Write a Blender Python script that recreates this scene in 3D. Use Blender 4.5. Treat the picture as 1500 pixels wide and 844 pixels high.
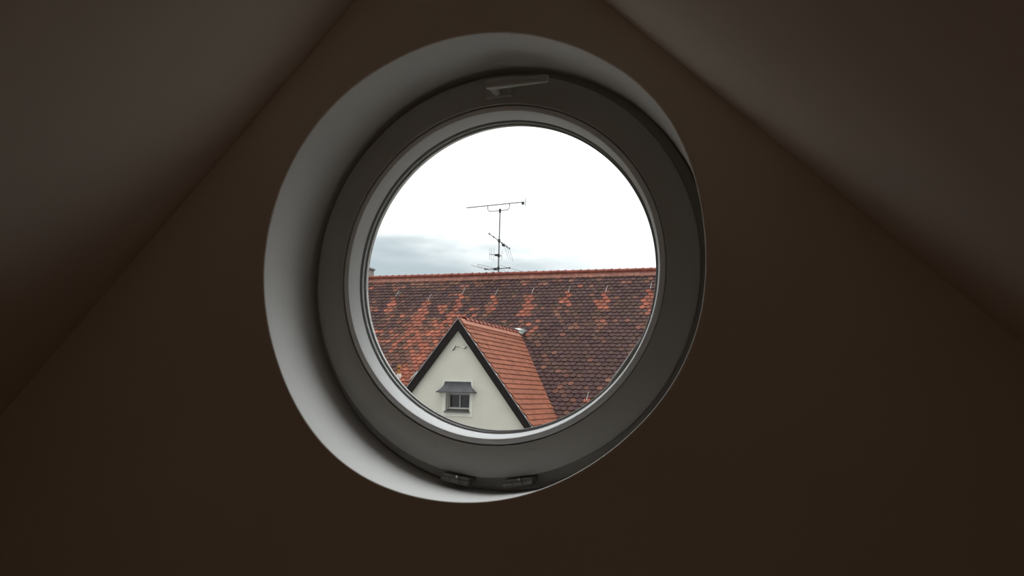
import bpy, bmesh, math, random
import numpy as np
from mathutils import Vector, Matrix

# ------------------------------------------------------------------ camera, world, exposure
scene = bpy.context.scene
COL = scene.collection
for o in list(bpy.data.objects):
    bpy.data.objects.remove(o)

YAW, PITCH, ROLL = 0.342553, 0.134967, 0.025480
CAM = Vector((0.637423, -1.471379, -0.277273))
FPX = 1128.75
fw = Vector((-math.sin(YAW)*math.cos(PITCH), math.cos(YAW)*math.cos(PITCH), math.sin(PITCH)))
rt = Vector((math.cos(YAW), math.sin(YAW), 0))
up = rt.cross(fw)
RT = math.cos(ROLL)*rt + math.sin(ROLL)*up
UP = -math.sin(ROLL)*rt + math.cos(ROLL)*up
cd = bpy.data.cameras.new('camera')
cd.sensor_fit = 'HORIZONTAL'; cd.sensor_width = 36.0; cd.lens = 36.0*FPX/1500.0
cd.clip_start = 0.02; cd.clip_end = 500
cam = bpy.data.objects.new('camera', cd); COL.objects.link(cam)
M = Matrix((RT, UP, -fw)).transposed().to_4x4(); M.translation = CAM
cam.matrix_world = M
scene.camera = cam

vs = scene.view_settings
vs.view_transform = 'Standard'; vs.look = 'None'; vs.gamma = 1.0; vs.use_curve_mapping = False
vs.exposure = 0.0
cy = scene.cycles
cy.use_denoising = True
cy.max_bounces = 16; cy.diffuse_bounces = 12; cy.glossy_bounces = 4; cy.transparent_max_bounces = 16; cy.transmission_bounces = 6
cy.sample_clamp_indirect = 0.0
cy.caustics_reflective = False; cy.caustics_refractive = False

SKY_BASE, SUN_GAIN, SUN_P = 0.90, 9.0, 9.0
SUN_AZ, SUN_EL = math.radians(16), math.radians(68)
def build_world():
    w = bpy.data.worlds.new('overcast_sky'); scene.world = w; w.use_nodes = True
    nt = w.node_tree; N = nt.nodes; L = nt.links; N.clear()
    out = N.new('ShaderNodeOutputWorld'); bg = N.new('ShaderNodeBackground')
    L.new(bg.outputs[0], out.inputs[0]); bg.inputs[1].default_value = 1.0
    tc = N.new('ShaderNodeTexCoord')
    sep = N.new('ShaderNodeSeparateXYZ'); L.new(tc.outputs['Generated'], sep.inputs[0])
    def math_(op, a, b=None, c=None):
        n = N.new('ShaderNodeMath'); n.operation = op
        for i, v in enumerate((a, b, c)):
            if v is None: continue
            if isinstance(v, (int, float)): n.inputs[i].default_value = v
            else: L.new(v, n.inputs[i])
        return n.outputs[0]
    def noise(scale, det, vec):
        mp = N.new('ShaderNodeMapping'); mp.inputs['Scale'].default_value = vec
        L.new(tc.outputs['Generated'], mp.inputs[0])
        n = N.new('ShaderNodeTexNoise'); n.inputs['Scale'].default_value = scale; n.inputs['Detail'].default_value = det
        L.new(mp.outputs[0], n.inputs['Vector']); return n.outputs[0]
    az = math_('ARCTAN2', sep.outputs[0], sep.outputs[1])
    el = sep.outputs[2]
    wob = math_('SUBTRACT', noise(7.0, 7, (1, 1, 4)), 0.5)
    # the low grey cloud bank over the neighbouring ridge, a long flat lens with a ragged top
    a = math_('MULTIPLY', math_('SUBTRACT', az, math.radians(-31)), 1/0.37)
    e = math_('SUBTRACT', el, 0.150)
    e = math_('ADD', e, math_('MULTIPLY', wob, 0.075))
    e = math_('MULTIPLY', e, 1/0.042)
    d2 = math_('ADD', math_('MULTIPLY', a, a), math_('MULTIPLY', e, e))
    mr = N.new('ShaderNodeMapRange'); mr.interpolation_type = 'SMOOTHSTEP'
    mr.inputs[1].default_value = 1.5; mr.inputs[2].default_value = 0.0; mr.inputs[3].default_value = 0; mr.inputs[4].default_value = 1
    L.new(d2, mr.inputs[0])
    # faint uneven grey all over the overcast
    mr2 = N.new('ShaderNodeMapRange'); mr2.interpolation_type = 'SMOOTHSTEP'
    mr2.inputs[1].default_value = 0.5; mr2.inputs[2].default_value = 0.78; mr2.inputs[3].default_value = 0; mr2.inputs[4].default_value = 0.5
    L.new(noise(2.2, 4, (1, 1, 2.6)), mr2.inputs[0])
    mx = N.new('ShaderNodeMix'); mx.data_type = 'RGBA'
    mx.inputs['A'].default_value = (0.985, 1.0, 1.015, 1); mx.inputs['B'].default_value = (0.76, 0.80, 0.82, 1)
    L.new(mr2.outputs[0], mx.inputs['Factor'])
    # the sun stands behind the overcast, high in front of the window: broad, smooth brightening towards it
    dot = N.new('ShaderNodeVectorMath'); dot.operation = 'DOT_PRODUCT'; L.new(tc.outputs['Generated'], dot.inputs[0])
    dot.inputs[1].default_value = (math.sin(SUN_AZ)*math.cos(SUN_EL), math.cos(SUN_AZ)*math.cos(SUN_EL), math.sin(SUN_EL))
    lobe = math_('POWER', math_('MULTIPLY_ADD', dot.outputs['Value'], 0.5, 0.5), SUN_P)
    gain = math_('MULTIPLY_ADD', lobe, SUN_GAIN, SKY_BASE)
    sc = N.new('ShaderNodeVectorMath'); sc.operation = 'SCALE'
    L.new(mx.outputs['Result'], sc.inputs[0]); L.new(gain, sc.inputs['Scale'])
    mx2 = N.new('ShaderNodeMix'); mx2.data_type = 'RGBA'
    L.new(sc.outputs[0], mx2.inputs['A']); mx2.inputs['B'].default_value = (0.585, 0.675, 0.725, 1)
    L.new(mr.outputs[0], mx2.inputs['Factor'])
    L.new(mx2.outputs['Result'], bg.inputs[0])
build_world()

# daylight portal in the window opening: emits nothing, only guides the sampling of the sky through the hole
pl = bpy.data.lights.new('window_portal', 'AREA'); pl.shape = 'DISK'; pl.size = 0.92
pl.cycles.is_portal = True
po = bpy.data.objects.new('window_portal', pl); COL.objects.link(po)
po.location = (0, 0.30, 0); po.rotation_euler = (-math.pi/2, 0, 0)

# ------------------------------------------------------------------ helpers
def lin(c):
    return tuple(((v/255)/12.92 if v/255 <= .04045 else ((v/255+.055)/1.055)**2.4) for v in c)

def material(name, col, rough=0.6, var=0.0, vscale=8.0, bump=0.0, bscale=60.0, metal=0.0, spec=0.5, stain=None):
    m = bpy.data.materials.new(name); m.use_nodes = True
    nt = m.node_tree; N = nt.nodes; L = nt.links
    b = N['Principled BSDF']
    b.inputs['Base Color'].default_value = (*col, 1); b.inputs['Roughness'].default_value = rough
    b.inputs['Metallic'].default_value = metal; b.inputs['Specular IOR Level'].default_value = spec
    geo = N.new('ShaderNodeNewGeometry')
    if var > 0:
        n = N.new('ShaderNodeTexNoise'); n.inputs['Scale'].default_value = vscale; n.inputs['Detail'].default_value = 5
        L.new(geo.outputs['Position'], n.inputs['Vector'])
        mx = N.new('ShaderNodeMix'); mx.data_type = 'RGBA'
        mx.inputs['A'].default_value = (*[c*(1-var) for c in col], 1)
        mx.inputs['B'].default_value = (*[min(1, c*(1+var)) for c in col], 1)
        mr = N.new('ShaderNodeMapRange'); mr.inputs[1].default_value = .3; mr.inputs[2].default_value = .7
        L.new(n.outputs[0], mr.inputs[0]); L.new(mr.outputs[0], mx.inputs['Factor'])
        L.new(mx.outputs['Result'], b.inputs['Base Color'])
    if bump > 0:
        n = N.new('ShaderNodeTexNoise'); n.inputs['Scale'].default_value = bscale; n.inputs['Detail'].default_value = 6
        L.new(geo.outputs['Position'], n.inputs['Vector'])
        bp = N.new('ShaderNodeBump'); bp.inputs['Strength'].default_value = bump; bp.inputs['Distance'].default_value = 0.01
        L.new(n.outputs[0], bp.inputs['Height']); L.new(bp.outputs[0], b.inputs['Normal'])
    return m

def tile_material(name, source):
    """weathered clay tile: own colour per tile (attribute), speckle of lichen and soot"""
    m = bpy.data.materials.new(name); m.use_nodes = True
    nt = m.node_tree; N = nt.nodes; L = nt.links; b = N['Principled BSDF']
    b.inputs['Roughness'].default_value = 0.85; b.inputs['Specular IOR Level'].default_value = 0.08
    at = N.new('ShaderNodeAttribute')
    if source == 'object': at.attribute_type = 'OBJECT'; at.attribute_name = 'color'
    else: at.attribute_type = 'GEOMETRY'; at.attribute_name = 'tile_col'
    geo = N.new('ShaderNodeNewGeometry')
    n = N.new('ShaderNodeTexNoise'); n.inputs['Scale'].default_value = 9; n.inputs['Detail'].default_value = 6
    L.new(geo.outputs['Position'], n.inputs['Vector'])
    mr = N.new('ShaderNodeMapRange'); mr.inputs[1].default_value = .3; mr.inputs[2].default_value = .7
    mr.inputs[3].default_value = .72; mr.inputs[4].default_value = 1.28
    L.new(n.outputs[0], mr.inputs[0])
    mul = N.new('ShaderNodeVectorMath'); mul.operation = 'SCALE'
    L.new(at.outputs['Color'], mul.inputs[0]); L.new(mr.outputs[0], mul.inputs['Scale'])
    n2 = N.new('ShaderNodeTexNoise'); n2.inputs['Scale'].default_value = 14; n2.inputs['Detail'].default_value = 3
    L.new(geo.outputs['Position'], n2.inputs['Vector'])
    mr2 = N.new('ShaderNodeMapRange'); mr2.inputs[1].default_value = .66; mr2.inputs[2].default_value = .76
    mr2.inputs[3].default_value = 0; mr2.inputs[4].default_value = .4
    L.new(n2.outputs[0], mr2.inputs[0])
    mx = N.new('ShaderNodeMix'); mx.data_type = 'RGBA'
    L.new(mr2.outputs[0], mx.inputs['Factor']); L.new(mul.outputs[0], mx.inputs['A'])
    mx.inputs['B'].default_value = (0.30, 0.24, 0.19, 1)
    L.new(mx.outputs['Result'], b.inputs['Base Color'])
    return m

MAT = dict(
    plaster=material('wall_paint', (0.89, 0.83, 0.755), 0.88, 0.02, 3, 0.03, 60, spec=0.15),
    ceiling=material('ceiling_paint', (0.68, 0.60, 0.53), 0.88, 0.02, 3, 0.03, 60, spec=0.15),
    reveal=material('reveal_paint', (0.74, 0.73, 0.715), 0.85, 0.02, 6, 0.03, 50, spec=0.2),
    floor=material('floor_boards', (0.68, 0.49, 0.33), 0.6, 0.15, 6),
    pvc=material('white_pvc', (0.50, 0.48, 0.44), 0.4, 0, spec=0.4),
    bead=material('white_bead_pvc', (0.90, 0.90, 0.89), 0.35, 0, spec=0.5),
    gasket=material('grey_gasket', (0.38, 0.38, 0.38), 0.6),
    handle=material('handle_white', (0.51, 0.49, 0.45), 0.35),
    hinge=material('hinge_metal', (0.24, 0.23, 0.21), 0.45, 0.2, 60, metal=0.3),
    screw=material('screw_steel', (0.7, 0.7, 0.68), 0.25, metal=1.0),
    dark=material('dark_gap', (0.04, 0.038, 0.035), 0.8),
    facade=material('cream_render', (0.60, 0.575, 0.495), 0.9, 0.04, 2.5, 0.25, 25, spec=0.2),
    surround=material('pale_render', (0.655, 0.64, 0.57), 0.9, 0.03, 5, 0.15, 25, spec=0.2),
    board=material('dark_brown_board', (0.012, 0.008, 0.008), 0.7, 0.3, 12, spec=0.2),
    zinc=material('zinc_sheet', (0.34, 0.35, 0.35), 0.45, 0.15, 8, metal=0.4),
    hood=material('dark_sheet_metal', (0.050, 0.050, 0.054), 0.42, 0.3, 7, metal=0.3),
    sill=material('sill_metal', (0.13, 0.135, 0.12), 0.45, 0.25, 10, metal=0.3),
    sash=material('grey_window_frame', (0.30, 0.295, 0.285), 0.5),
    darkglass=material('dark_window_glass', (0.02, 0.02, 0.023), 0.12),
    ridge=material('red_ridge_clay', (0.19, 0.062, 0.046), 0.8, 0.25, 6, spec=0.15),
    mortar=material('deck_boards', (0.05, 0.03, 0.025), 0.9),
    chimney=material('chimney_render', (0.13, 0.105, 0.095), 0.9, 0.25, 6, 0.3, 30),
    capstone=material('chimney_cap', (0.09, 0.10, 0.09), 0.8, 0.2, 10),
    steel=material('aerial_metal', (0.17, 0.165, 0.16), 0.5, 0.2, 4, metal=0.5),
    thinsteel=material('aerial_rod', (0.22, 0.215, 0.21), 0.5, metal=0.5),
    blackplastic=material('black_plastic', (0.02, 0.02, 0.02), 0.5),
    hook=material('galvanised_hook', (0.22, 0.20, 0.18), 0.45, 0.2, 20, metal=0.4),
    lead=material('lead_flashing', (0.42, 0.50, 0.47), 0.5, 0.25, 12, metal=0.2),
    ochre=material('ochre_clay', (0.36, 0.17, 0.04), 0.7, 0.2, 15),
    palecollar=material('pale_collar', (0.62, 0.60, 0.56), 0.6, 0.1, 15),
    ground=material('street_ground', (0.10, 0.098, 0.09), 0.9, 0.2, 0.3),
    tile_obj=tile_material('clay_tile', 'object'),
    tile_geo=tile_material('clay_tile_field', 'geometry'),
)
def glass_material():
    m = bpy.data.materials.new('clear_glass'); m.use_nodes = True
    nt = m.node_tree; N = nt.nodes; L = nt.links; N.clear()
    out = N.new('ShaderNodeOutputMaterial'); mix = N.new('ShaderNodeMixShader')
    tr = N.new('ShaderNodeBsdfTransparent'); tr.inputs[0].default_value = (0.985, 0.992, 0.99, 1)
    gl = N.new('ShaderNodeBsdfGlossy'); gl.inputs['Roughness'].default_value = 0.0
    lw = N.new('ShaderNodeLayerWeight'); lw.inputs[0].default_value = 0.5
    pw = N.new('ShaderNodeMath'); pw.operation = 'POWER'; L.new(lw.outputs['Facing'], pw.inputs[0]); pw.inputs[1].default_value = 5.0
    fr = N.new('ShaderNodeMath'); fr.operation = 'MULTIPLY_ADD'; L.new(pw.outputs[0], fr.inputs[0]); fr.inputs[1].default_value = 0.85; fr.inputs[2].default_value = 0.02
    L.new(fr.outputs[0], mix.inputs[0]); L.new(tr.outputs[0], mix.inputs[1]); L.new(gl.outputs[0], mix.inputs[2])
    L.new(mix.outputs[0], out.inputs[0]); return m
MAT['glass'] = glass_material()
def spacer_material():
    m = bpy.data.materials.new('perforated_spacer_bar'); m.use_nodes = True
    nt = m.node_tree; N = nt.nodes; L = nt.links; b = N['Principled BSDF']
    b.inputs['Roughness'].default_value = 0.4; b.inputs['Metallic'].default_value = 0.2
    geo = N.new('ShaderNodeNewGeometry'); sep = N.new('ShaderNodeSeparateXYZ'); L.new(geo.outputs['Position'], sep.inputs[0])
    def mt(op, a, b_=None):
        n = N.new('ShaderNodeMath'); n.operation = op
        for i, v in enumerate((a, b_)):
            if v is None: continue
            if isinstance(v, (int, float)): n.inputs[i].default_value = v
            else: L.new(v, n.inputs[i])
        return n.outputs[0]
    s = mt('SINE', mt('MULTIPLY', mt('ARCTAN2', sep.outputs[2], sep.outputs[0]), 560.0))
    yy = mt('ABSOLUTE', mt('SUBTRACT', sep.outputs[1], 0.2412))
    dot = mt('MULTIPLY', mt('GREATER_THAN', s, 0.0), mt('LESS_THAN', yy, 0.0019))
    mx = N.new('ShaderNodeMix'); mx.data_type = 'RGBA'
    mx.inputs['A'].default_value = (0.62, 0.62, 0.60, 1); mx.inputs['B'].default_value = (0.05, 0.05, 0.05, 1)
    L.new(dot, mx.inputs['Factor']); L.new(mx.outputs['Result'], b.inputs['Base Color'])
    return m
MAT['spacer'] = spacer_material()

def tag(o, label=None, cat=None, group=None, kind=None):
    if label: o['label'] = label
    if cat: o['category'] = cat
    if group: o['group'] = group
    if kind: o['kind'] = kind
    return o

def empty(name, loc):
    o = bpy.data.objects.new(name, None); COL.objects.link(o); o.location = loc; o.empty_display_size = .1
    return o

def adopt(o, parent):
    """parent o, keeping its coordinates in the world's frame"""
    o.parent = parent
    if parent.parent is None and parent.type == 'EMPTY':
        o.matrix_parent_inverse = Matrix.Translation(-Vector(parent.location))

def link_mesh(name, me, mat, parent=None):
    o = bpy.data.objects.new(name, me); COL.objects.link(o)
    if mat is not None and not me.materials: me.materials.append(MAT[mat] if isinstance(mat, str) else mat)
    if parent is not None: adopt(o, parent)
    return o

def mesh_from(name, verts, faces, mat, parent=None, smooth=False, angle=40):
    me = bpy.data.meshes.new(name); me.from_pydata([tuple(v) for v in verts], [], faces); me.validate()
    bm = bmesh.new(); bm.from_mesh(me); bmesh.ops.recalc_face_normals(bm, faces=bm.faces); bm.to_mesh(me); bm.free()
    if smooth:
        me.shade_smooth(); me.set_sharp_from_angle(angle=math.radians(angle))
    return link_mesh(name, me, mat, parent)

class MB:
    def __init__(s): s.v = []; s.f = []
    def add(s, v, f):
        k = len(s.v); s.v += [tuple(p) for p in v]; s.f += [tuple(i+k for i in q) for q in f]; return s
    def box(s, x0, x1, y0, y1, z0, z1):
        return s.add([(x0,y0,z0),(x1,y0,z0),(x1,y1,z0),(x0,y1,z0),(x0,y0,z1),(x1,y0,z1),(x1,y1,z1),(x0,y1,z1)],
                     [(0,3,2,1),(4,5,6,7),(0,1,5,4),(1,2,6,5),(2,3,7,6),(3,0,4,7)])
    def prism(s, poly, d):
        """extrude a planar polygon (3-D points) by vector d"""
        n = len(poly); d = Vector(d); p = [Vector(q) for q in poly]; q = [a+d for a in p]
        f = [tuple(range(n)), tuple(range(2*n-1, n-1, -1))] + [(i, (i+1) % n, (i+1) % n+n, i+n) for i in range(n)]
        return s.add(p+q, f)
    def tube(s, pts, r, n=8, caps=True):
        pts = [Vector(p) for p in pts]; rs = r if isinstance(r, (list, tuple)) else [r]*len(pts)
        rings = []; t0 = (pts[1]-pts[0]).normalized()
        a = Vector((0,0,1)) if abs(t0.z) < .9 else Vector((1,0,0))
        u = t0.cross(a).normalized()
        for i, p in enumerate(pts):
            t = ((pts[min(i+1, len(pts)-1)]-p).normalized() + (p-pts[max(i-1, 0)]).normalized())
            t = t.normalized() if t.length > 1e-6 else t0
            u = (u - t*u.dot(t)).normalized(); w = t.cross(u)
            rings.append([p + rs[i]*(math.cos(2*math.pi*k/n)*u + math.sin(2*math.pi*k/n)*w) for k in range(n)])
        v = [q for g in rings for q in g]
        f = [(i*n+k, i*n+(k+1) % n, (i+1)*n+(k+1) % n, (i+1)*n+k) for i in range(len(pts)-1) for k in range(n)]
        if caps: f += [tuple(range(n-1, -1, -1)), tuple((len(pts)-1)*n+k for k in range(n))]
        return s.add(v, f)
    def build(s, name, mat, parent=None, smooth=False, angle=40):
        return mesh_from(name, s.v, s.f, mat, parent, smooth, angle)

def bevelled(o, w, seg=2):
    bm = bmesh.new(); bm.from_mesh(o.data)
    bmesh.ops.bevel(bm, geom=list(bm.edges), offset=w, segments=seg, affect='EDGES', profile=0.5)
    bm.to_mesh(o.data); bm.free()
    o.data.shade_smooth(); o.data.set_sharp_from_angle(angle=math.radians(35)); return o

# ------------------------------------------------------------------ the attic room
# gable slopes at 45 degrees; window axis at x = z = 0; inner wall face y = 0
AX, AZ = -0.045, 0.873
FLOOR, BACK, KX0, KX1 = -1.55, -3.7, -2.0, 1.91
WIN_OX, WIN_OZ = -0.0035, 0.005
RIM = [0.00042,-0.00047,-0.00032,0.00079,0.0007,0.00179,0.00119,-0.00196,-0.0022,-0.00107,0.00023,-0.0004,-0.00072,-0.00103,-0.00084]
def rim_dev(th):
    v = RIM[0]
    for k in range(1, 8): v += RIM[2*k-1]*math.cos(k*th) + RIM[2*k]*math.sin(k*th)
    return v

def front_wall():
    n = 256; t = 0.25
    # outline of the wall, a little past the room's own so that the slopes bear on it
    poly = [(KX0-t, FLOOR-t), (KX1+t, FLOOR-t), (KX1+t, AZ-(KX1-AX)), (AX, AZ+t*1.414), (KX0-t, AZ+(KX0-AX))]
    def ray(th):
        d = (math.cos(th), math.sin(th)); best = 1e9
        for i in range(len(poly)):
            (x0, z0), (x1, z1) = poly[i], poly[(i+1) % len(poly)]
            ex, ez = x1-x0, z1-z0; den = d[0]*ez - d[1]*ex
            if abs(den) < 1e-9: continue
            s = (x0*ez - z0*ex)/den; u = (x0*d[1]-z0*d[0])/den
            if s > 0 and -1e-6 <= u <= 1+1e-6: best = min(best, s)
        return best
    ang = sorted([2*math.pi*i/n for i in range(n)] + [math.atan2(z, x) % (2*math.pi) for x, z in poly])
    prof = [(0.012, 0.0), (0.0045, 0.0), (0.002, 0.0007), (0.0006, 0.0022), (0.0, 0.005), (0, 0.04), (0, 0.09), (0, 0.15), (0, 0.236), (-0.05, 0.236), (-0.05, 0.36)]
    V = []; cols = len(prof)+4
    for th in ang:
        R = ray(th); dv = rim_dev(th); c, s = math.cos(th), math.sin(th)
        row = [(R, 0.0), (0.7*R+0.3*0.515, 0.0)]
        for dr, y in prof: row.append((0.5+dr+dv*max(0, 1-y/0.14), y))
        row += [(0.7*R+0.3*.5, 0.36), (R, 0.36)]
        V += [(r*c, y, r*s) for r, y in row]
    m = len(ang); F = []; mi = []
    for i in range(m):
        j = (i+1) % m
        for k in range(cols):
            k2 = (k+1) % cols
            F.append((i*cols+k, i*cols+k2, j*cols+k2, j*cols+k)); mi.append(1 if 5 <= k <= 9 else 0)
    me = bpy.data.meshes.new('wall_front'); me.from_pydata(V, [], F)
    me.materials.append(MAT['plaster']); me.materials.append(MAT['reveal'])
    for p, q in zip(me.polygons, mi): p.material_index = q
    bm = bmesh.new(); bm.from_mesh(me); bmesh.ops.recalc_face_normals(bm, faces=bm.faces); bm.to_mesh(me); bm.free()
    me.shade_smooth(); me.set_sharp_from_angle(angle=math.radians(40))
    o = link_mesh('wall_front', me, None)
    tag(o, 'dim warm white gable wall with a deep round window opening', 'wall', kind='structure')
front_wall()

def room():
    T = 0.2
    for side, name, lab in ((-1, 'ceiling_left', 'sloping attic ceiling rising from the left to the ridge'), (1, 'ceiling_right', 'sloping attic ceiling rising from the right to the ridge')):
        kx = KX0 if side < 0 else KX1
        ex = kx + side*T; ez = AZ - abs(ex-AX)
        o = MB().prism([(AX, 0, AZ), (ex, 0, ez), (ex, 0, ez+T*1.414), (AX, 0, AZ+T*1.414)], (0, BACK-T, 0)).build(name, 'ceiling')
        tag(o, lab, 'ceiling', kind='structure')
        x0, x1 = (kx-T, kx) if side < 0 else (kx, kx+T)
        zt = AZ-abs(kx-AX)
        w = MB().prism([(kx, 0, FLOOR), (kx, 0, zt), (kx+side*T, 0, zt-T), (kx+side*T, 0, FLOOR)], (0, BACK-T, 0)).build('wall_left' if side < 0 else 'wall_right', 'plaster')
        tag(w, 'low knee wall under the %s slope of the attic' % ('left' if side < 0 else 'right'), 'wall', kind='structure')
    f = MB().box(KX0-T, KX1+T, BACK-T, 0, FLOOR-T, FLOOR).build('floor', 'floor'); tag(f, 'brown attic floor below the round window', 'floor', kind='structure')
    b = MB().prism([(KX0-T, BACK, FLOOR), (KX1+T, BACK, FLOOR), (KX1+T, BACK, AZ-(KX1+T-AX)), (AX, BACK, AZ), (KX0-T, BACK, AZ+(KX0-T-AX))], (0, -T, 0)).build('wall_back', 'plaster')
    tag(b, 'plain gable wall at the back of the attic', 'wall', kind='structure')
room()

# ------------------------------------------------------------------ the round window
def revolve(name, prof, mat, parent, n=256, ox=WIN_OX, oz=WIN_OZ, closed=True, angle=30):
    V = []; F = []; c = len(prof)
    for i in range(n):
        th = 2*math.pi*i/n
        V += [(ox+r*math.cos(th), y, oz+r*math.sin(th)) for r, y in prof]
    for i in range(n):
        j = (i+1) % n
        for k in range(c if closed else c-1):
            k2 = (k+1) % c; F.append((i*c+k, i*c+k2, j*c+k2, j*c+k))
    return mesh_from(name, V, F, mat, parent, True, angle)

def round_window():
    w = empty('window_1', (WIN_OX, 0.2, WIN_OZ-0.5)); tag(w, 'round white window set deep in the attic gable wall', 'window', kind='structure')
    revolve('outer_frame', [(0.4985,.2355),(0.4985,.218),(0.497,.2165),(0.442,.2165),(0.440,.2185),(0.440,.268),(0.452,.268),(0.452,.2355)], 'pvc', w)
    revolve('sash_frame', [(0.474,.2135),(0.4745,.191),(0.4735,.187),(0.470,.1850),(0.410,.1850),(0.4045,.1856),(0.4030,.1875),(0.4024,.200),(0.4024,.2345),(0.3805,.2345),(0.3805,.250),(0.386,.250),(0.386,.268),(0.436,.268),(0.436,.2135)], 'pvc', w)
    revolve('outer_lip', [(0.3855,.2485),(0.3712,.2485),(0.3700,.2495),(0.3700,.2515),(0.3730,.264),(0.376,.2675),(0.3855,.2675)], 'bead', w)
    revolve('glazing_bead', [(0.4012,.2335),(0.4012,.1935),(0.4000,.1915),(0.3975,.1908),(0.3897,.1908),(0.3880,.1914),(0.3868,.1932),(0.3790,.224),(0.3780,.2285),(0.3780,.2310)], 'bead', w)
    revolve('gasket', [(0.3785,.2312),(0.3765,.2312),(0.3750,.2322),(0.3752,.2332),(0.3785,.2334)], 'gasket', w)
    revolve('spacer_bar', [(0.3790,.2368),(0.3742,.2368),(0.3742,.2452),(0.3790,.2452)], 'spacer', w)
    def disc(y0, y1):
        n = 128; V = []; F = []
        for y in (y0, y1):
            V += [(WIN_OX+.3795*math.cos(2*math.pi*i/n), y, WIN_OZ+.3795*math.sin(2*math.pi*i/n)) for i in range(n)]
        F = [tuple(range(n)), tuple(range(2*n-1, n-1, -1))]
        F += [(i, (i+1) % n, (i+1) % n+n, i+n) for i in range(n)]
        o = mesh_from('glass_pane', V, F, 'glass', w)
        return o
    disc(.2337, .2366); disc(.2455, .2482)
    # a ridge of sealant left on the outer lip, lower right
    b = MB(); pts = []; rs = []
    for i in range(17):
        a = math.radians(-25 - 20*i/16); u = i/16
        pts.append((WIN_OX+.3696*math.cos(a), .2535, WIN_OZ+.3696*math.sin(a))); rs.append(.0012+.0058*math.sin(math.pi*u)**.6)
    s = b.tube(pts, rs, 8).build('sealant_smear', 'bead', w, True, 60)
    # handle at the top: long plate, neck, lever pointing right
    h = bevelled(MB().box(-.030, .036, .1765, .1855, .4225, .4515).build('handle', 'handle', w), .003)
    MB().tube([(-.002, .177, .437), (-.002, .150, .437), (-.001, .142, .437), (.004, .1365, .437)], [.0105, .0098, .0098, .0095], 16).build('handle_neck', 'handle', h, True, 50)
    L = MB(); V = []; F = []
    secs = [(-.012, .0085, .0085), (-.008, .0100, .0100), (.010, .0108, .0100), (.060, .0100, .0080), (.105, .0095, .0070), (.134, .0092, .0065), (.139, .0075, .005)]
    for x, hz, hy in secs:
        for k in range(12):
            a = 2*math.pi*k/12; V.append((x, .1365+hy*math.copysign(abs(math.cos(a))**.6, math.cos(a)), .4375+hz*math.copysign(abs(math.sin(a))**.6, math.sin(a))))
    n = 12
    F = [(i*n+k, i*n+(k+1) % n, (i+1)*n+(k+1) % n, (i+1)*n+k) for i in range(len(secs)-1) for k in range(n)] + [tuple(range(n)), tuple((len(secs)-1)*n+k for k in range(n))]
    L.add(V, F).build('handle_lever', 'handle', h, True, 50)
    # two hinges in the gap under the sash
    for cx in (-0.071, 0.076):
        bt = math.sqrt(max(0, .474**2-(cx-WIN_OX)**2))
        z0 = WIN_OZ - bt
        tl = math.atan2(cx, .474)
        rot = Matrix.Translation((cx, 0, z0)) @ Matrix.Rotation(-tl, 4, 'Y')
        hp = bevelled(MB().box(-.033, .033, .168, .214, -.0085, -.0015).build('hinge', 'hinge', w), .0015)
        def put(o):
            o.data.transform(rot); return o
        put(hp)
        put(MB().tube([(-.034, .172, -.012), (-.012, .172, -.012)], .0075, 14).build('hinge_knuckle', 'hinge', hp, True, 50))
        put(MB().tube([(-.0105, .172, -.012), (.0105, .172, -.012)], .0079, 14).build('hinge_knuckle', 'hinge', hp, True, 50))
        put(MB().tube([(.012, .172, -.012), (.034, .172, -.012)], .0075, 14).build('hinge_knuckle', 'hinge', hp, True, 50))
        put(bevelled(MB().box(-.030, .030, .166, .200, -.0195, -.0165).build('hinge_leaf', 'hinge', hp), .001))
        put(MB().tube([(.004, .1695, -.0035), (.004, .1665, -.0035)], .0028, 12).build('screw', 'screw', hp, True, 40))
round_window()

# ------------------------------------------------------------------ the neighbouring house
YR, ZR, S = 22.2, 3.545, math.radians(46)
YD, XA, ZA = 15.6, -6.798, 1.455
TD = 1.297; SD = math.atan(TD)
X0, X1, YE = -23.0, 7.0, 15.45
def zmain(y): return ZR + (y-YR)*math.tan(S)
def zdorm(x): return ZA - abs(x-XA)*TD
rng = random.Random(7)
TW, TL, TT, RISE, EXPO = 0.180, 0.250, 0.017, 0.034, 0.152

def tile_template(w=0.172, L=TL, sag=0.068, seg=8, rise=RISE, tt=TT):
    """plain clay tile with a rounded tail; x across, y down the slope, z off the roof"""
    out = [(-w/2, 0), (w/2, 0)]
    for i in range(seg+1):
        a = math.pi*i/seg; out.append((w/2*math.cos(a), L-sag+sag*math.sin(a)**0.8 if 0 < i < seg else L-sag))
    top = [(x, y, rise*y/L+tt) for x, y in out]; bot = [(x, y, rise*y/L) for x, y in out]
    n = len(out)
    F = [tuple(range(n))] + [(i, i+n, (i+1) % n+n, (i+1) % n) for i in range(n)]
    return np.array(top+bot), F
TV, TF = tile_template()

def tile_mesh(name):
    me = bpy.data.meshes.new(name); me.from_pydata(TV.tolist(), [], TF)
    bm = bmesh.new(); bm.from_mesh(me); bmesh.ops.recalc_face_normals(bm, faces=bm.faces); bm.to_mesh(me); bm.free()
    me.materials.append(MAT['tile_obj']); return me

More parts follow.
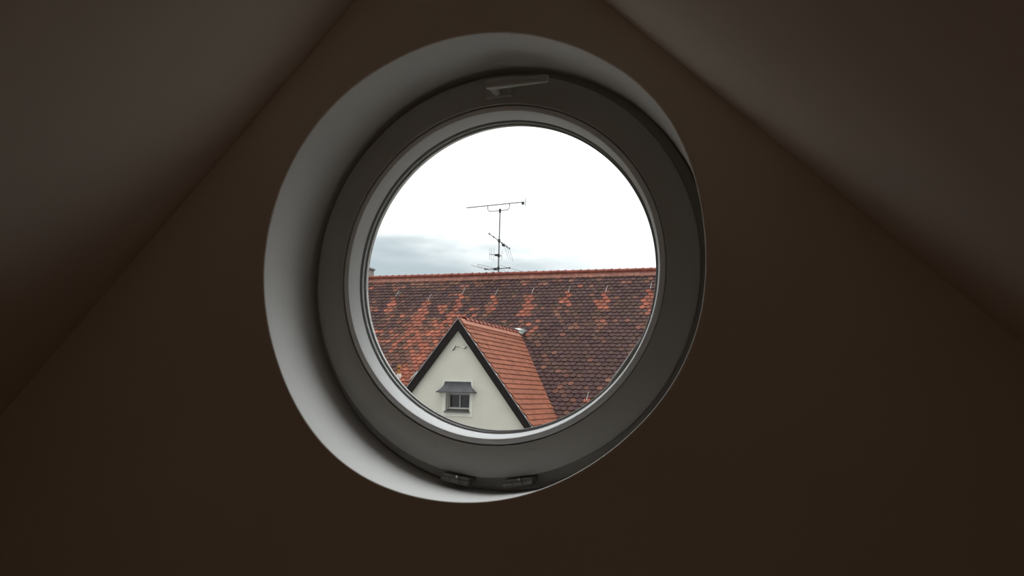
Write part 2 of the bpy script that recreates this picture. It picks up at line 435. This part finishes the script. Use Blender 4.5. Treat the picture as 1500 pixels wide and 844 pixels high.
def field_mesh(name, items, parent, TV=TV, TF=TF):
    """many tiles joined: items = list of (origin, X axis, Y axis, Z axis, colour)"""
    nv = len(TV); V = np.zeros((len(items)*nv, 3)); F = []; C = np.ones((len(items)*nv, 4), np.float32)
    for i, (o, ax, ay, az, c) in enumerate(items):
        V[i*nv:(i+1)*nv] = np.array(o) + TV[:, :1]*np.array(ax) + TV[:, 1:2]*np.array(ay) + TV[:, 2:]*np.array(az)
        C[i*nv:(i+1)*nv, :3] = c
        F += [tuple(k+i*nv for k in f) for f in TF]
    me = bpy.data.meshes.new(name); me.from_pydata(V.tolist(), [], F)
    a = me.attributes.new('tile_col', 'FLOAT_COLOR', 'POINT'); a.data.foreach_set('color', C.ravel())
    bm = bmesh.new(); bm.from_mesh(me); bmesh.ops.recalc_face_normals(bm, faces=bm.faces); bm.to_mesh(me); bm.free()
    me.materials.append(MAT['tile_geo'])
    o = link_mesh(name, me, None, parent); o['kind'] = 'stuff'; return o

TONE = 0.70
RED = [(0.285,0.093,0.062), (0.25,0.087,0.060), (0.31,0.104,0.066), (0.225,0.086,0.060)]
MID = [(0.155,0.069,0.052), (0.125,0.062,0.048), (0.165,0.080,0.057), (0.112,0.060,0.045)]
DARK = [(0.078,0.043,0.042), (0.073,0.041,0.041), (0.083,0.046,0.042), (0.080,0.047,0.039)]
HOOKS = [(-11.664, 2.90), (-10.390, 2.744), (-9.261, 2.953), (-8.082, 2.876), (-6.866, 2.899), (-5.686, 2.922), (-4.493, 2.919), (-3.145, 2.982), (-4.273, -0.363), (-1.95, 2.92), (-0.75, 2.91), (0.46, 2.92), (1.65, 2.92), (-12.9, 2.90)]
STREAK = [(1.15, .16, 1.0), (2.3, .27, 1.0), (1.5, .17, .9), (1.0, .18, .9), (1.15, .19, 1.0), (.72, .17, 1.0), (1.0, .17, 1.0), (1.3, .22, 1.0), (.85, .15, 1.0), (1.0, .17, 1.0), (1.2, .18, 1.0), (.9, .17, 1.0), (1.1, .18, 1.0), (1.1, .16, 1.0)]
def bump(x, c, w): return math.exp(-((x-c)/w)**2)
def main_colour(x, v):
    """rust-red where rain off the metal hooks has kept the clay clean, sooty elsewhere"""
    p = 0.006; q = 0.08
    for (hx, hz), (ln, wd, st) in zip(HOOKS, STREAK):
        hv = (ZR-hz)/math.sin(S) + 0.20
        if v > hv:
            u = (v-hv)/ln
            d = abs(x-hx)/(wd*(0.50+0.66*min(u, 1.2)))
            if d < 1 and u < 1: p = max(p, st*(1 if u < .75 else .6)); q = max(q, .6)
            elif d < 1 and u < 1.7: p = max(p, .12); q = max(q, .5)
            elif d < 1.6 and u < 2.4: q = max(q, .20)
    # the redder field left of the dormer
    if v > 1.3:
        k = min(1, (v-1.3)/1.6)
        p = max(p, k*(0.72*bump(x, -9.5, .9) + .2*bump(x, -11.2, .5))); q = max(q, k*1.0*bump(x, -9.8, 1.9))
    if v < .62: q = max(q, .30 if x > -9 else .5)
    if x > -6.3 and v > 2.2: p *= .85
    if abs(x+6.5) < .16 and 2.3 < v < 3.1: p = max(p, .6)
    if abs(x-(-6.45+(v-3.0)*.72)) < .28 and v > 3.0: q = max(q, .28)
    r = rng.random()
    pal = RED if r < p else (MID if rng.random() < q else DARK)
    c = pal[rng.randrange(len(pal))]; k = rng.uniform(.86, 1.14)
    return tuple(a*k*TONE for a in c)

def project(P):
    q = Vector(P)-CAM; z = q.dot(fw)
    return 750+FPX*q.dot(RT)/z, 422-FPX*q.dot(UP)/z

house = empty('tiled_roof_house', ((X0+X1)/2, YE, -9.5))
tag(house, 'house with a weathered red-brown clay tile roof seen through the round window', 'house')
def build_house():
    D = Vector((0, -math.cos(S), -math.sin(S))); Nn = Vector((0, -math.sin(S), math.cos(S))); Xx = Vector((1, 0, 0))
    off = -0.02
    # roof deck under the tiles and the rear slope
    a = Vector((X0, YR, ZR)) + Nn*off; e = Vector((X0, YE, zmain(YE))) + Nn*off; r = Vector((X0, 2*YR-YE, zmain(YE)-.02))
    MB().prism([a, e, e-Vector((0, 0, .15)), a-Vector((0, 0, .2)), r-Vector((0, 0, .15)), r], (X1-X0, 0, 0)).build('roof_deck', 'mortar', house)
    MB().box(X0, X1, YE+.35, 2*YR-YE-.35, -9.5, zmain(YE)-.05).build('facade', 'facade', house)
    # tiles
    tiles = []
    nrow = int((YR-YE)/math.cos(S)/EXPO)
    for k in range(nrow):
        v = 0.315 + k*EXPO                       # slope distance of this course's tails
        y = YR - v*math.cos(S); z = zmain(y)
        sh = 0.5*TW*(k % 2)
        for i in range(int((X1-X0)/TW)):
            x = X0 + TW*(i+.5) + sh
            # nothing under the dormer
            if zdorm(x) - z > 0.30 and y > YD: continue
            o = Vector((x+rng.uniform(-.004, .004), YR, ZR)) + D*(v-TL+rng.uniform(-.006, .006)) + Nn*rng.uniform(-.002, .004)
            tw = rng.uniform(-.02, .02)
            ax = (Xx + D*tw).normalized(); az = Nn; ay = az.cross(ax)
            ay = ay if ay.dot(D) > 0 else -ay
            c = main_colour(x, v)
            px, py = project((x, y, z))
            vis = ((px-749)/213)**2 + ((py-410)/227)**2 < 1.02 and zdorm(x) - z < 0.02
            if vis and x < XA and px > 560:      # hidden behind the gable seen from the window
                g = (Vector((x, y, z))-CAM); t = (YD-CAM.y)/g.y; gp = CAM+g*t
                if zdorm(gp.x) > gp.z: vis = False
            tiles.append(((vis, -(Vector((x, y, z))-CAM).length), o, ax, ay, az, c))
    tiles.sort(key=lambda t: t[0], reverse=True)
    me = tile_mesh('roof_tile')
    for key, o, ax, ay, az, c in tiles[:300]:
        ob = bpy.data.objects.new('roof_tile', me); COL.objects.link(ob)
        adopt(ob, house)
        m = Matrix((-ax if (-ax).cross(ay).dot(az) > 0 else ax, ay, az)).transposed().to_4x4(); m.translation = o
        ob.matrix_basis = m; ob.color = (*c, 1)
    field_mesh('roof_tile_field', [t[1:] for t in tiles[300:]], house)
    # smooth top course just under the ridge
    n = int((X1-X0)/TW); me2 = None
    for i in range(n):
        x = X0+TW*(i+.5)
        if me2 is None:
            b = MB(); w = TW/2-.002
            b.add([(-w, 0, .046), (w, 0, .046), (w, .25, .060), (-w, .25, .060), (-w, .25, .035), (w, .25, .035), (w, 0, .02), (-w, 0, .02)],
                  [(0,1,2,3), (3,2,5,4), (0,3,4,7), (1,6,5,2), (7,6,1,0)])
            ob = b.build('ridge_course_tile', 'tile_obj'); me2 = ob.data
        else:
            ob = bpy.data.objects.new('ridge_course_tile', me2); COL.objects.link(ob)
        adopt(ob, house)
        m = Matrix((-Xx, D, Nn)).transposed().to_4x4(); m.translation = Vector((x, YR, ZR)) + Nn*(-.004+rng.uniform(-.002, .002))
        ob.matrix_basis = m
        c = rng.choice(MID+RED[3:]); c2 = (0.175, 0.078, 0.060); k = rng.uniform(.9, 1.1)
        ob.color = (*[(a*.3+b_*.7)*k for a, b_ in zip(c, c2)], 1)
    MB().box(X0, X1, YR-.062, YR+.062, ZR-.05, ZR+.085).build('ridge_bedding', 'ridge', house)
    # ridge caps
    me3 = None; LC = .25
    for i in range(int((X1-X0)/LC)):
        x = X0 + LC*i
        if me3 is None:
            ob = half_pipe('ridge_tile', LC+.045, .076, .086); me3 = ob.data
        else:
            ob = bpy.data.objects.new('ridge_tile', me3); COL.objects.link(ob)
        adopt(ob, house); ob.matrix_basis = Matrix.Translation((x, YR, ZR+.048+rng.uniform(-.003, .003)))
    # roof hooks: strap on the slope with an upturned end
    for i, (hx, hz) in enumerate(HOOKS):
        v = (ZR-hz)/math.sin(S)
        P = lambda s, h, dx=0: Vector((hx+dx, YR, ZR)) + D*(v+s) + Nn*h
        b = MB().tube([P(-.16, .045), P(.0, .055), P(.13, .062), P(.18, .075), P(.20, .11), P(.185, .14)], .008, 6)
        if i == 0:
            b.tube([P(.05, .06, .02), P(.0, .10, .13), P(-.03, .12, .20)], .010, 6)
            b.tube([P(.16, .06, .10), P(.05, .10, .16)], .010, 6)
        b.build('roof_hook', 'hook', house, True, 50)

def half_pipe(name, L, r0, r1, n=9, th=.014):
    """half-round ridge tile along +x, wider at its far end so it laps over the next"""
    V = []; F = []
    secs = [(0, r0), (L*.86, r1*.98), (L*.87, r1+.010), (L, r1+.012)]
    for x, r in secs:
        for k in range(n):
            a = math.pi*k/(n-1); V.append((x, r*math.cos(a), r*math.sin(a)))
    for x, r in secs:
        for k in range(n):
            a = math.pi*k/(n-1); V.append((x, (r-th)*math.cos(a), (r-th)*math.sin(a)-.001))
    s = len(secs); h = s*n
    for i in range(s-1):
        for k in range(n-1):
            F.append((i*n+k, i*n+k+1, (i+1)*n+k+1, (i+1)*n+k)); F.append((h+i*n+k, h+(i+1)*n+k, h+(i+1)*n+k+1, h+i*n+k+1))
        F.append((i*n, (i+1)*n, h+(i+1)*n, h+i*n)); F.append((i*n+n-1, h+i*n+n-1, h+(i+1)*n+n-1, (i+1)*n+n-1))
    for k in range(n-1):
        F.append((k, h+k, h+k+1, k+1)); q = (s-1)*n; F.append((q+k, q+k+1, h+q+k+1, h+q+k))
    return mesh_from(name, V, F, 'ridge', None, True, 40)
build_house()

def build_dormer():
    d = empty('gable_dormer', (XA, YD, zmain(YD)))
    tag(d, 'cream rendered gable dormer with dark bargeboards and bright red tiled roof', 'dormer')
    yw = YD + .05; zb = -3.6
    # gable wall with its window opening
    wx0, wx1, wz0, wz1 = -7.082, -6.462, -.755, -.325
    xl = lambda z: XA-(ZA-.05-z)/TD
    xr = lambda z: XA+(ZA-.05-z)/TD
    b = MB()
    P = lambda x, z, y=yw: (x, y, z)
    b.add([P(xl(zb), zb), P(xr(zb), zb), P(xr(wz0), wz0), P(wx1, wz0), P(wx0, wz0), P(xl(wz0), wz0)], [(0,1,2,3,4,5)])
    b.add([P(xl(wz0), wz0), P(wx0, wz0), P(wx0, wz1), P(xl(wz1), wz1)], [(0,1,2,3)])
    b.add([P(wx1, wz0), P(xr(wz0), wz0), P(xr(wz1), wz1), P(wx1, wz1)], [(0,1,2,3)])
    b.add([P(xl(wz1), wz1), P(wx0, wz1), P(wx1, wz1), P(xr(wz1), wz1), P(XA, ZA-.05)], [(0,1,2,3,4)])
    dp = yw+.24
    for (xa, za), (xb, zb_) in (((wx0, wz0), (wx0, wz1)), ((wx0, wz1), (wx1, wz1)), ((wx1, wz1), (wx1, wz0)), ((wx1, wz0), (wx0, wz0))):
        b.add([P(xa, za), P(xb, zb_), P(xb, zb_, dp), P(xa, za, dp)], [(0,1,2,3)])
    b.add([P(wx0, wz0, dp), P(wx1, wz0, dp), P(wx1, wz1, dp), P(wx0, wz1, dp)], [(0,1,2,3)])
    b.build('gable_wall', 'facade', d)
    # paler surround, slightly proud
    sx0, sx1, sz0, sz1 = -7.172, -6.378, -.872, -.02
    s = MB()
    for q in ((sx0, wx0, sz0, sz1), (wx1, sx1, sz0, sz1), (wx0, wx1, sz0, wz0), (wx0, wx1, wz1, sz1)):
        s.box(q[0], q[1], yw-.018, yw+.01, q[2], q[3])
    s.build('window_surround', 'surround', d)
    # window: frame, mullion, panes
    fy = yw+.17
    f = MB()
    for q in ((wx0, wx0+.045, wz0, wz1), (wx1-.045, wx1, wz0, wz1), (wx0+.045, wx1-.045, wz0, wz0+.10), (wx0+.045, wx1-.045, wz1-.04, wz1)):
        f.box(q[0], q[1], fy-.02, fy+.03, q[2], q[3])
    wf = f.build('dormer_window', 'sash', d)
    xm = -6.775
    MB().box(xm-.017, xm+.017, fy-.03, fy+.02, wz0+.10, wz1-.04).build('mullion', 'sash', wf)
    for xa, xb in ((wx0+.045, xm-.017), (xm+.017, wx1-.045)):
        MB().box(xa, xb, fy+.005, fy+.012, wz0+.10, wz1-.04).build('pane', 'darkglass', wf)
    MB().box(wx0+.02, wx1-.02, fy-.045, fy-.018, wz0+.055, wz0+.085).build('drip_rail', 'surround', wf)
    # sloping metal sill
    MB().prism([(wx0-.025, yw-.06, wz0-.03), (wx0-.025, yw-.06, wz0-.005), (wx0-.025, fy-.01, wz0+.05), (wx0-.025, fy-.01, wz0+.02)], (wx1-wx0+.045, 0, 0)).build('window_sill', 'sill', d)
    # flared hood
    cx = -6.782; rows = 9; V = []; F = []; top = []; bot = []
    for i in range(rows):
        t = i/(rows-1)
        hw = .343 + .150*t**2.5; z = -.048 - .245*t**.92 + .0*t; y = yw - .02 - .15*t**1.6
        top.append([(cx-hw, yw, z), (cx-hw, y, z), (cx+hw, y, z), (cx+hw, yw, z)])
    z, hw, y = -.293-.022, .493, yw-.17
    top.append([(cx-hw, yw, z), (cx-hw, y, z), (cx+hw, y, z), (cx+hw, yw, z)])
    V = [p for r in top for p in r]; R = len(top)
    for i in range(R-1):
        for k in range(3): F.append((i*4+k, i*4+k+1, (i+1)*4+k+1, (i+1)*4+k))
        F.append((i*4+3, i*4, (i+1)*4, (i+1)*4+3))
    F += [(0,1,2,3), tuple((R-1)*4+k for k in range(4))]
    hood = mesh_from('window_hood', V, F, 'hood', d, True, 35)
    MB().tube([(cx-.495, yw-.172, -.306), (cx+.495, yw-.172, -.306)], .010, 8).build('hood_edge', 'hood', hood, True)
    # bargeboards, mitred at the apex
    vt = .268
    zend = -3.5
    for sd in (-1, 1):
        xe = XA+sd*(ZA-zend)/TD
        poly = [(XA, YD-.05, ZA), (xe, YD-.05, zend), (xe-sd*vt/TD, YD-.05, zend), (XA, YD-.05, ZA-vt)]
        bb = MB().prism(poly, (0, .045, 0)).build('bargeboard', 'board', d)
        MB().prism([(XA+sd*.004, YD-.053, ZA-.002), (XA+sd*.010, YD-.053, ZA-.010), (XA+sd*.010, YD-.053, ZA-vt-.004), (XA+sd*.004, YD-.053, ZA-vt+.003)], (0, .006, 0)).build('mitre_strip', 'board', bb)
        # zinc edge strip along the verge
        nx, nz = sd*math.sin(SD), math.cos(SD)
        MB().prism([(XA, YD-.062, ZA+.004), (xe, YD-.062, zend+.004), (xe+nx*.013, YD-.062, zend+.004+nz*.013), (XA, YD-.062, ZA+.004+.013/nz)], (0, .07, 0)).build('verge_strip', 'zinc', d)
        # soffit under the overhang
        MB().prism([(XA, YD-.005, ZA-.03), (xe, YD-.005, zend-.03), (xe-sd*.05, YD-.005, zend-.03), (XA, YD-.005, ZA-.03-.065)], (0, .1, 0)).build('soffit', 'board', d)
    # roof: deck + tiles on both slopes
    ye = 20.6
    dk = MB()
    for sd in (-1, 1):
        xe = XA+sd*(ZA-zend)/TD
        dk.prism([(XA, YD, ZA-.015), (xe, YD, zend-.015), (xe, YD, zend-.10), (XA, YD, ZA-.10)], (0, ye-YD, 0))
    dk.build('roof_deck', 'mortar', d)
    items = []
    for sd in (-1, 1):
        D = Vector((sd*math.cos(SD), 0, -math.sin(SD))); Nn = Vector((sd*math.sin(SD), 0, math.cos(SD))); A = Vector((0, 1, 0))
        rows_v = [.235, .30] + [.30+.150*(k+1) for k in range(37)]
        for k, v in enumerate(rows_v):
            z = ZA - v*math.sin(SD)
            ylim = YR + (z-ZR)/math.tan(S) + .30
            n = int((ylim-YD)/TW)+1
            for i in range(n):
                y = YD + TW*(i+.5*(k % 2)) + .03
                c = rng.choice([(0.29,0.100,0.058), (0.27,0.097,0.058), (0.30,0.106,0.062), (0.28,0.094,0.058)]); kk = rng.uniform(.90, 1.06)
                o = Vector((XA, y, ZA)) + D*(v-TL) + Nn*rng.uniform(0, .004)
                items.append((o, A if sd > 0 else -A, D, Nn, tuple(a*kk*.57 for a in c)))
    field_mesh('roof_tile_field', items, d, *tile_template(w=0.1795, sag=0.045, seg=6, rise=.030, tt=.016))
    # smooth course under the dormer ridge
    for sd in (-1, 1):
        D = Vector((sd*math.cos(SD), 0, -math.sin(SD))); Nn = Vector((sd*math.sin(SD), 0, math.cos(SD)))
        a = Vector((XA, YD-.02, ZA))
        MB().prism([a+Nn*.048, a+D*.185+Nn*.058, a+D*.185+Nn*.02, a+Nn*.02], (0, 4.75, 0)).build('ridge_course', 'ridge_course', d)
    # overlapping ridge caps
    me = None; LC = .29
    for i in range(16):
        if me is None: ob = half_pipe('ridge_tile', LC+.05, .066, .080); me = ob.data
        else: ob = bpy.data.objects.new('ridge_tile', me); COL.objects.link(ob)
        adopt(ob, d)
        ob.matrix_basis = Matrix.Translation((XA, YD+.30+LC*i+LC+.05, ZA+.004)) @ Matrix.Rotation(-math.pi/2, 4, 'Z')
    # three small raised plaster flourishes in the gable's point
    yo = yw-.012
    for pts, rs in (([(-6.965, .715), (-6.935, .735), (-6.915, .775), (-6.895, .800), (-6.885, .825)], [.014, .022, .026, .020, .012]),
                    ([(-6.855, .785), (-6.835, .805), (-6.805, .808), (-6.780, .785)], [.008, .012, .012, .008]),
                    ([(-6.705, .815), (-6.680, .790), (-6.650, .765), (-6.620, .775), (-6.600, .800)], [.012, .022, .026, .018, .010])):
        fl = MB().tube([(x, yo-.01, z) for x, z in pts], rs, 8).build('gable_flourish', 'surround', d, True, 60)
        MB().tube([(x+.022, yo-.006, z-.014) for x, z in pts], [r*.42 for r in rs], 8).build('shadow_line', 'board', fl, True, 60)  # the flourish's shadow line, built as a dark tube offset right and down
    nx, nz = -math.sin(SD), math.cos(SD); q0 = Vector((XA-(ZA-.17)/TD, 0, .17)); q1 = Vector((XA-(ZA+.06)/TD, 0, -.06))
    MB().prism([(q0.x+nx*.02, YD-.02, q0.z+nz*.02), (q0.x+nx*.075, YD-.02, q0.z+nz*.075-.02), (q1.x+nx*.085, YD-.02, q1.z+nz*.085), (q1.x+nx*.02, YD-.02, q1.z+nz*.02)], (0, .25, 0)).build('side_flashing', 'lead', d)
    # folded lead saddle where the ridge dies into the main roof
    b = MB()
    b.add([(XA-.12, 20.02, ZA+.15), (XA+.03, 19.98, ZA+.10), (XA+.20, 19.94, ZA+.13), (XA+.16, 19.95, ZA-.02), (XA+.02, 19.96, ZA+.02), (XA-.02, 20.2, ZA+.16), (XA+.24, 20.1, ZA+.10)],
          [(0,1,5), (1,2,6,5), (1,4,3,2), (2,3,6)])
    o = b.build('lead_saddle', 'lead', d)
    md = o.modifiers.new('thickness', 'SOLIDIFY'); md.thickness = .012
MAT['ridge_course'] = material('ridge_course_clay', (0.22, 0.092, 0.062), 0.85, 0.12, 4, spec=0.1)
build_dormer()

# ------------------------------------------------------------------ chimney, vent pipe, ground
def build_chimney():
    c = empty('chimney', (-13.7, 22.25, 3.2)); tag(c, 'grey-brown chimney stack at the left end of the tiled ridge', 'chimney')
    bevelled(MB().box(-14.2, -13.20, 21.93, 22.58, 3.0, 3.93).build('stack', 'chimney', c), .01)
    bevelled(MB().box(-14.24, -13.17, 21.89, 22.62, 3.93, 3.995).build('cap_slab', 'capstone', c), .008)
    for y in (22.1, 22.4):
        MB().tube([(-13.7, y, 3.9), (-13.7, y, 4.06)], .09, 14).build('flue_pot', 'ochre', c, True, 40)
build_chimney()

def build_vent():
    D = Vector((0, -math.cos(S), -math.sin(S))); Nn = Vector((0, -math.sin(S), math.cos(S)))
    p = Vector((-10.03, 18.83, 0.055))
    v = empty('vent_pipe', p); tag(v, 'small ochre vent pipe on a pale collar standing on the tiles left of the dormer', 'vent')
    MB().tube([p+Nn*.02, p+Nn*.05+Vector((0, 0, .03)), p+Nn*.06+Vector((0, 0, .09))], [.085, .075, .055], 14).build('collar', 'palecollar', v, True, 40)
    q = p+Nn*.06
    MB().tube([q+Vector((0, 0, .08)), q+Vector((0, 0, .235))], .042, 14).build('pipe', 'ochre', v, True, 40)
    MB().tube([q+Vector((0, 0, .235)), q+Vector((0, 0, .265))], .036, 14).build('slot', 'dark', v, True, 40)
    MB().tube([q+Vector((0, 0, .265)), q+Vector((0, 0, .285)), q+Vector((0, 0, .33))], [.062, .062, .05], 14).build('cap', 'ochre', v, True, 40)
build_vent()

g = MB().box(-120, 120, 0.6, 160, -9.8, -9.5).build('ground', 'ground'); tag(g, 'grey street level far below the window', 'ground', kind='structure')

# ------------------------------------------------------------------ television aerial
def build_aerial():
    mx, my = -8.300, YR
    a = empty('tv_aerial', (mx, my, 3.55)); tag(a, 'tall grey television aerial mast with four antennas on the tiled ridge', 'aerial')
    MB().tube([(mx, my, 3.3), (mx, my, 4.3), (mx, my, 5.78)], [.027, .024, .020], 10).build('mast', 'steel', a, True)
    mb = MB().tube([(mx, my, 5.70), (mx, my, 5.83)], .038, 10).build('mast_clamp', 'blackplastic', a, True)
    # long UHF yagi on a U bracket
    b0 = Vector((-9.528, my, 5.937)); b1 = Vector((-7.440, my, 6.020))
    boom = MB().tube([b0, b1], .018, 8).build('yagi_antenna', 'steel', a, True)
    MB().tube([(-8.752, my, 5.965), (-8.742, my, 5.83), (-8.690, my, 5.775), (-8.3, my, 5.765), (-8.03, my, 5.785), (-7.975, my, 5.83), (-7.965, my, 5.992)], .015, 8).build('bracket', 'steel', boom, True)
    for i in range(13):
        p = b0.lerp(b1, .02+.86*i/12)
        MB().tube([p-Vector((0, .075, 0)), p+Vector((0, .075, 0))], .006, 6).build('element', 'thinsteel', boom)
    for z in (-.115, -.04, .05, .115):
        p = Vector((-7.405, my, 6.015+z))
        MB().tube([p-Vector((.01, .16, 0)), p+Vector((.01, .16, 0))], .007, 6).build('reflector_rod', 'thinsteel', boom)
    MB().tube([(-7.405, my, 5.89), (-7.405, my, 6.14)], .010, 6).build('reflector_post', 'steel', boom)
    bevelled(MB().box(-7.535, -7.455, my-.04, my+.04, 5.935, 6.01).build('dipole_box', 'blackplastic', boom), .008)
    MB().tube([(-7.50, my, 5.95), (-7.60, my, 5.80), (-7.75, my, 5.63), (-7.90, my, 5.56), (-8.10, my, 5.56), (mx+.02, my, 5.60)], .0045, 5).build('cable', 'thinsteel', a)
    # second yagi, pointing away, vertical elements
    c0 = Vector((-8.201, 20.978, 4.735)); c1 = Vector((-8.423, 23.545, 4.735)) + Vector((0, .05, 0))
    boom = MB().tube([c0, c1], .015, 8).build('yagi_antenna', 'steel', a, True)
    for i, t in enumerate((.02, .22, .42, .60, .72, .85, .985)):
        p = c0.lerp(c1, t); h = .24+.05*(i > 3)
        ln = Vector((.30*h/.24, 0, 0)) if i > 3 else Vector((.02, 0, .03))
        dn = Vector((.10, .15, -.45)) if i > 3 else Vector((0, 0, -.03))
        MB().tube([p-dn*.08, p, p+dn], .0055, 5).build('element', 'thinsteel', boom)
        MB().tube([p+Vector((0, 0, -.03)), p+Vector((0, 0, .03))], .022, 6).build('element_clip', 'blackplastic', boom)
    p = c0.lerp(c1, .69); bevelled(MB().box(p.x-.04, p.x+.04, p.y-.08, p.y+.08, p.z-.07, p.z+.01).build('dipole_box', 'blackplastic', boom), .008)
    MB().tube([(mx, my, 4.68), (mx, my, 4.79)], .042, 10).build('mast_clamp', 'blackplastic', a, True)
    # small vertical-element yagi
    d0 = Vector((-8.585, 22.06, 4.275)); d1 = Vector((-8.195, 22.24, 4.225))
    boom = MB().tube([d0, d1], .013, 8).build('yagi_antenna', 'steel', a, True)
    for t, h in ((.02, .19), (.18, .21), (.36, .22), (.97, .16)):
        p = d0.lerp(d1, t); MB().tube([p-Vector((0, 0, h)), p+Vector((0, 0, h))], .0055, 6).build('element', 'thinsteel', boom)
    p = d0.lerp(d1, .55); bevelled(MB().box(p.x-.05, p.x+.05, p.y-.03, p.y+.03, p.z-.035, p.z+.035).build('dipole_box', 'blackplastic', boom), .008)
    MB().tube([(mx, my, 4.18), (mx, my, 4.29)], .040, 10).build('mast_clamp', 'blackplastic', a, True)
    # VHF antenna just above the ridge, elements running across the roof
    e0 = Vector((-8.775, my, 3.790)); e1 = Vector((-7.905, my, 3.808))
    boom = MB().tube([e0, e1], .017, 8).build('vhf_antenna', 'steel', a, True)
    MB().tube([e0+Vector((-.15, -.84, 0)), e0+Vector((.10, .62, 0))], .008, 6).build('element', 'thinsteel', boom)
    MB().tube([e1+Vector((-.13, -.60, 0)), e1+Vector((.16, .70, 0))], .008, 6).build('element', 'thinsteel', boom)
    pm = e0.lerp(e1, .42)
    MB().tube([pm+Vector((-.27, -.84, .02)), pm+Vector((.12, .55, .02)), pm+Vector((.15, .58, -.02)), pm+Vector((.12, .55, -.05)), pm+Vector((-.27, -.84, -.05)), pm+Vector((-.30, -.88, -.02)), pm+Vector((-.27, -.84, .02))], .007, 6).build('folded_dipole', 'thinsteel', boom)
    bevelled(MB().box(pm.x-.05, pm.x+.06, my-.04, my+.04, 3.755, 3.825).build('dipole_box', 'blackplastic', boom), .008)
    MB().tube([(mx, my, 3.75), (mx, my, 3.86)], .040, 10).build('mast_clamp', 'blackplastic', a, True)
    for q in (e0, e1): MB().tube([q-Vector((0, 0, .025)), q+Vector((0, 0, .025))], .026, 8).build('element_clip', 'blackplastic', boom)
build_aerial()
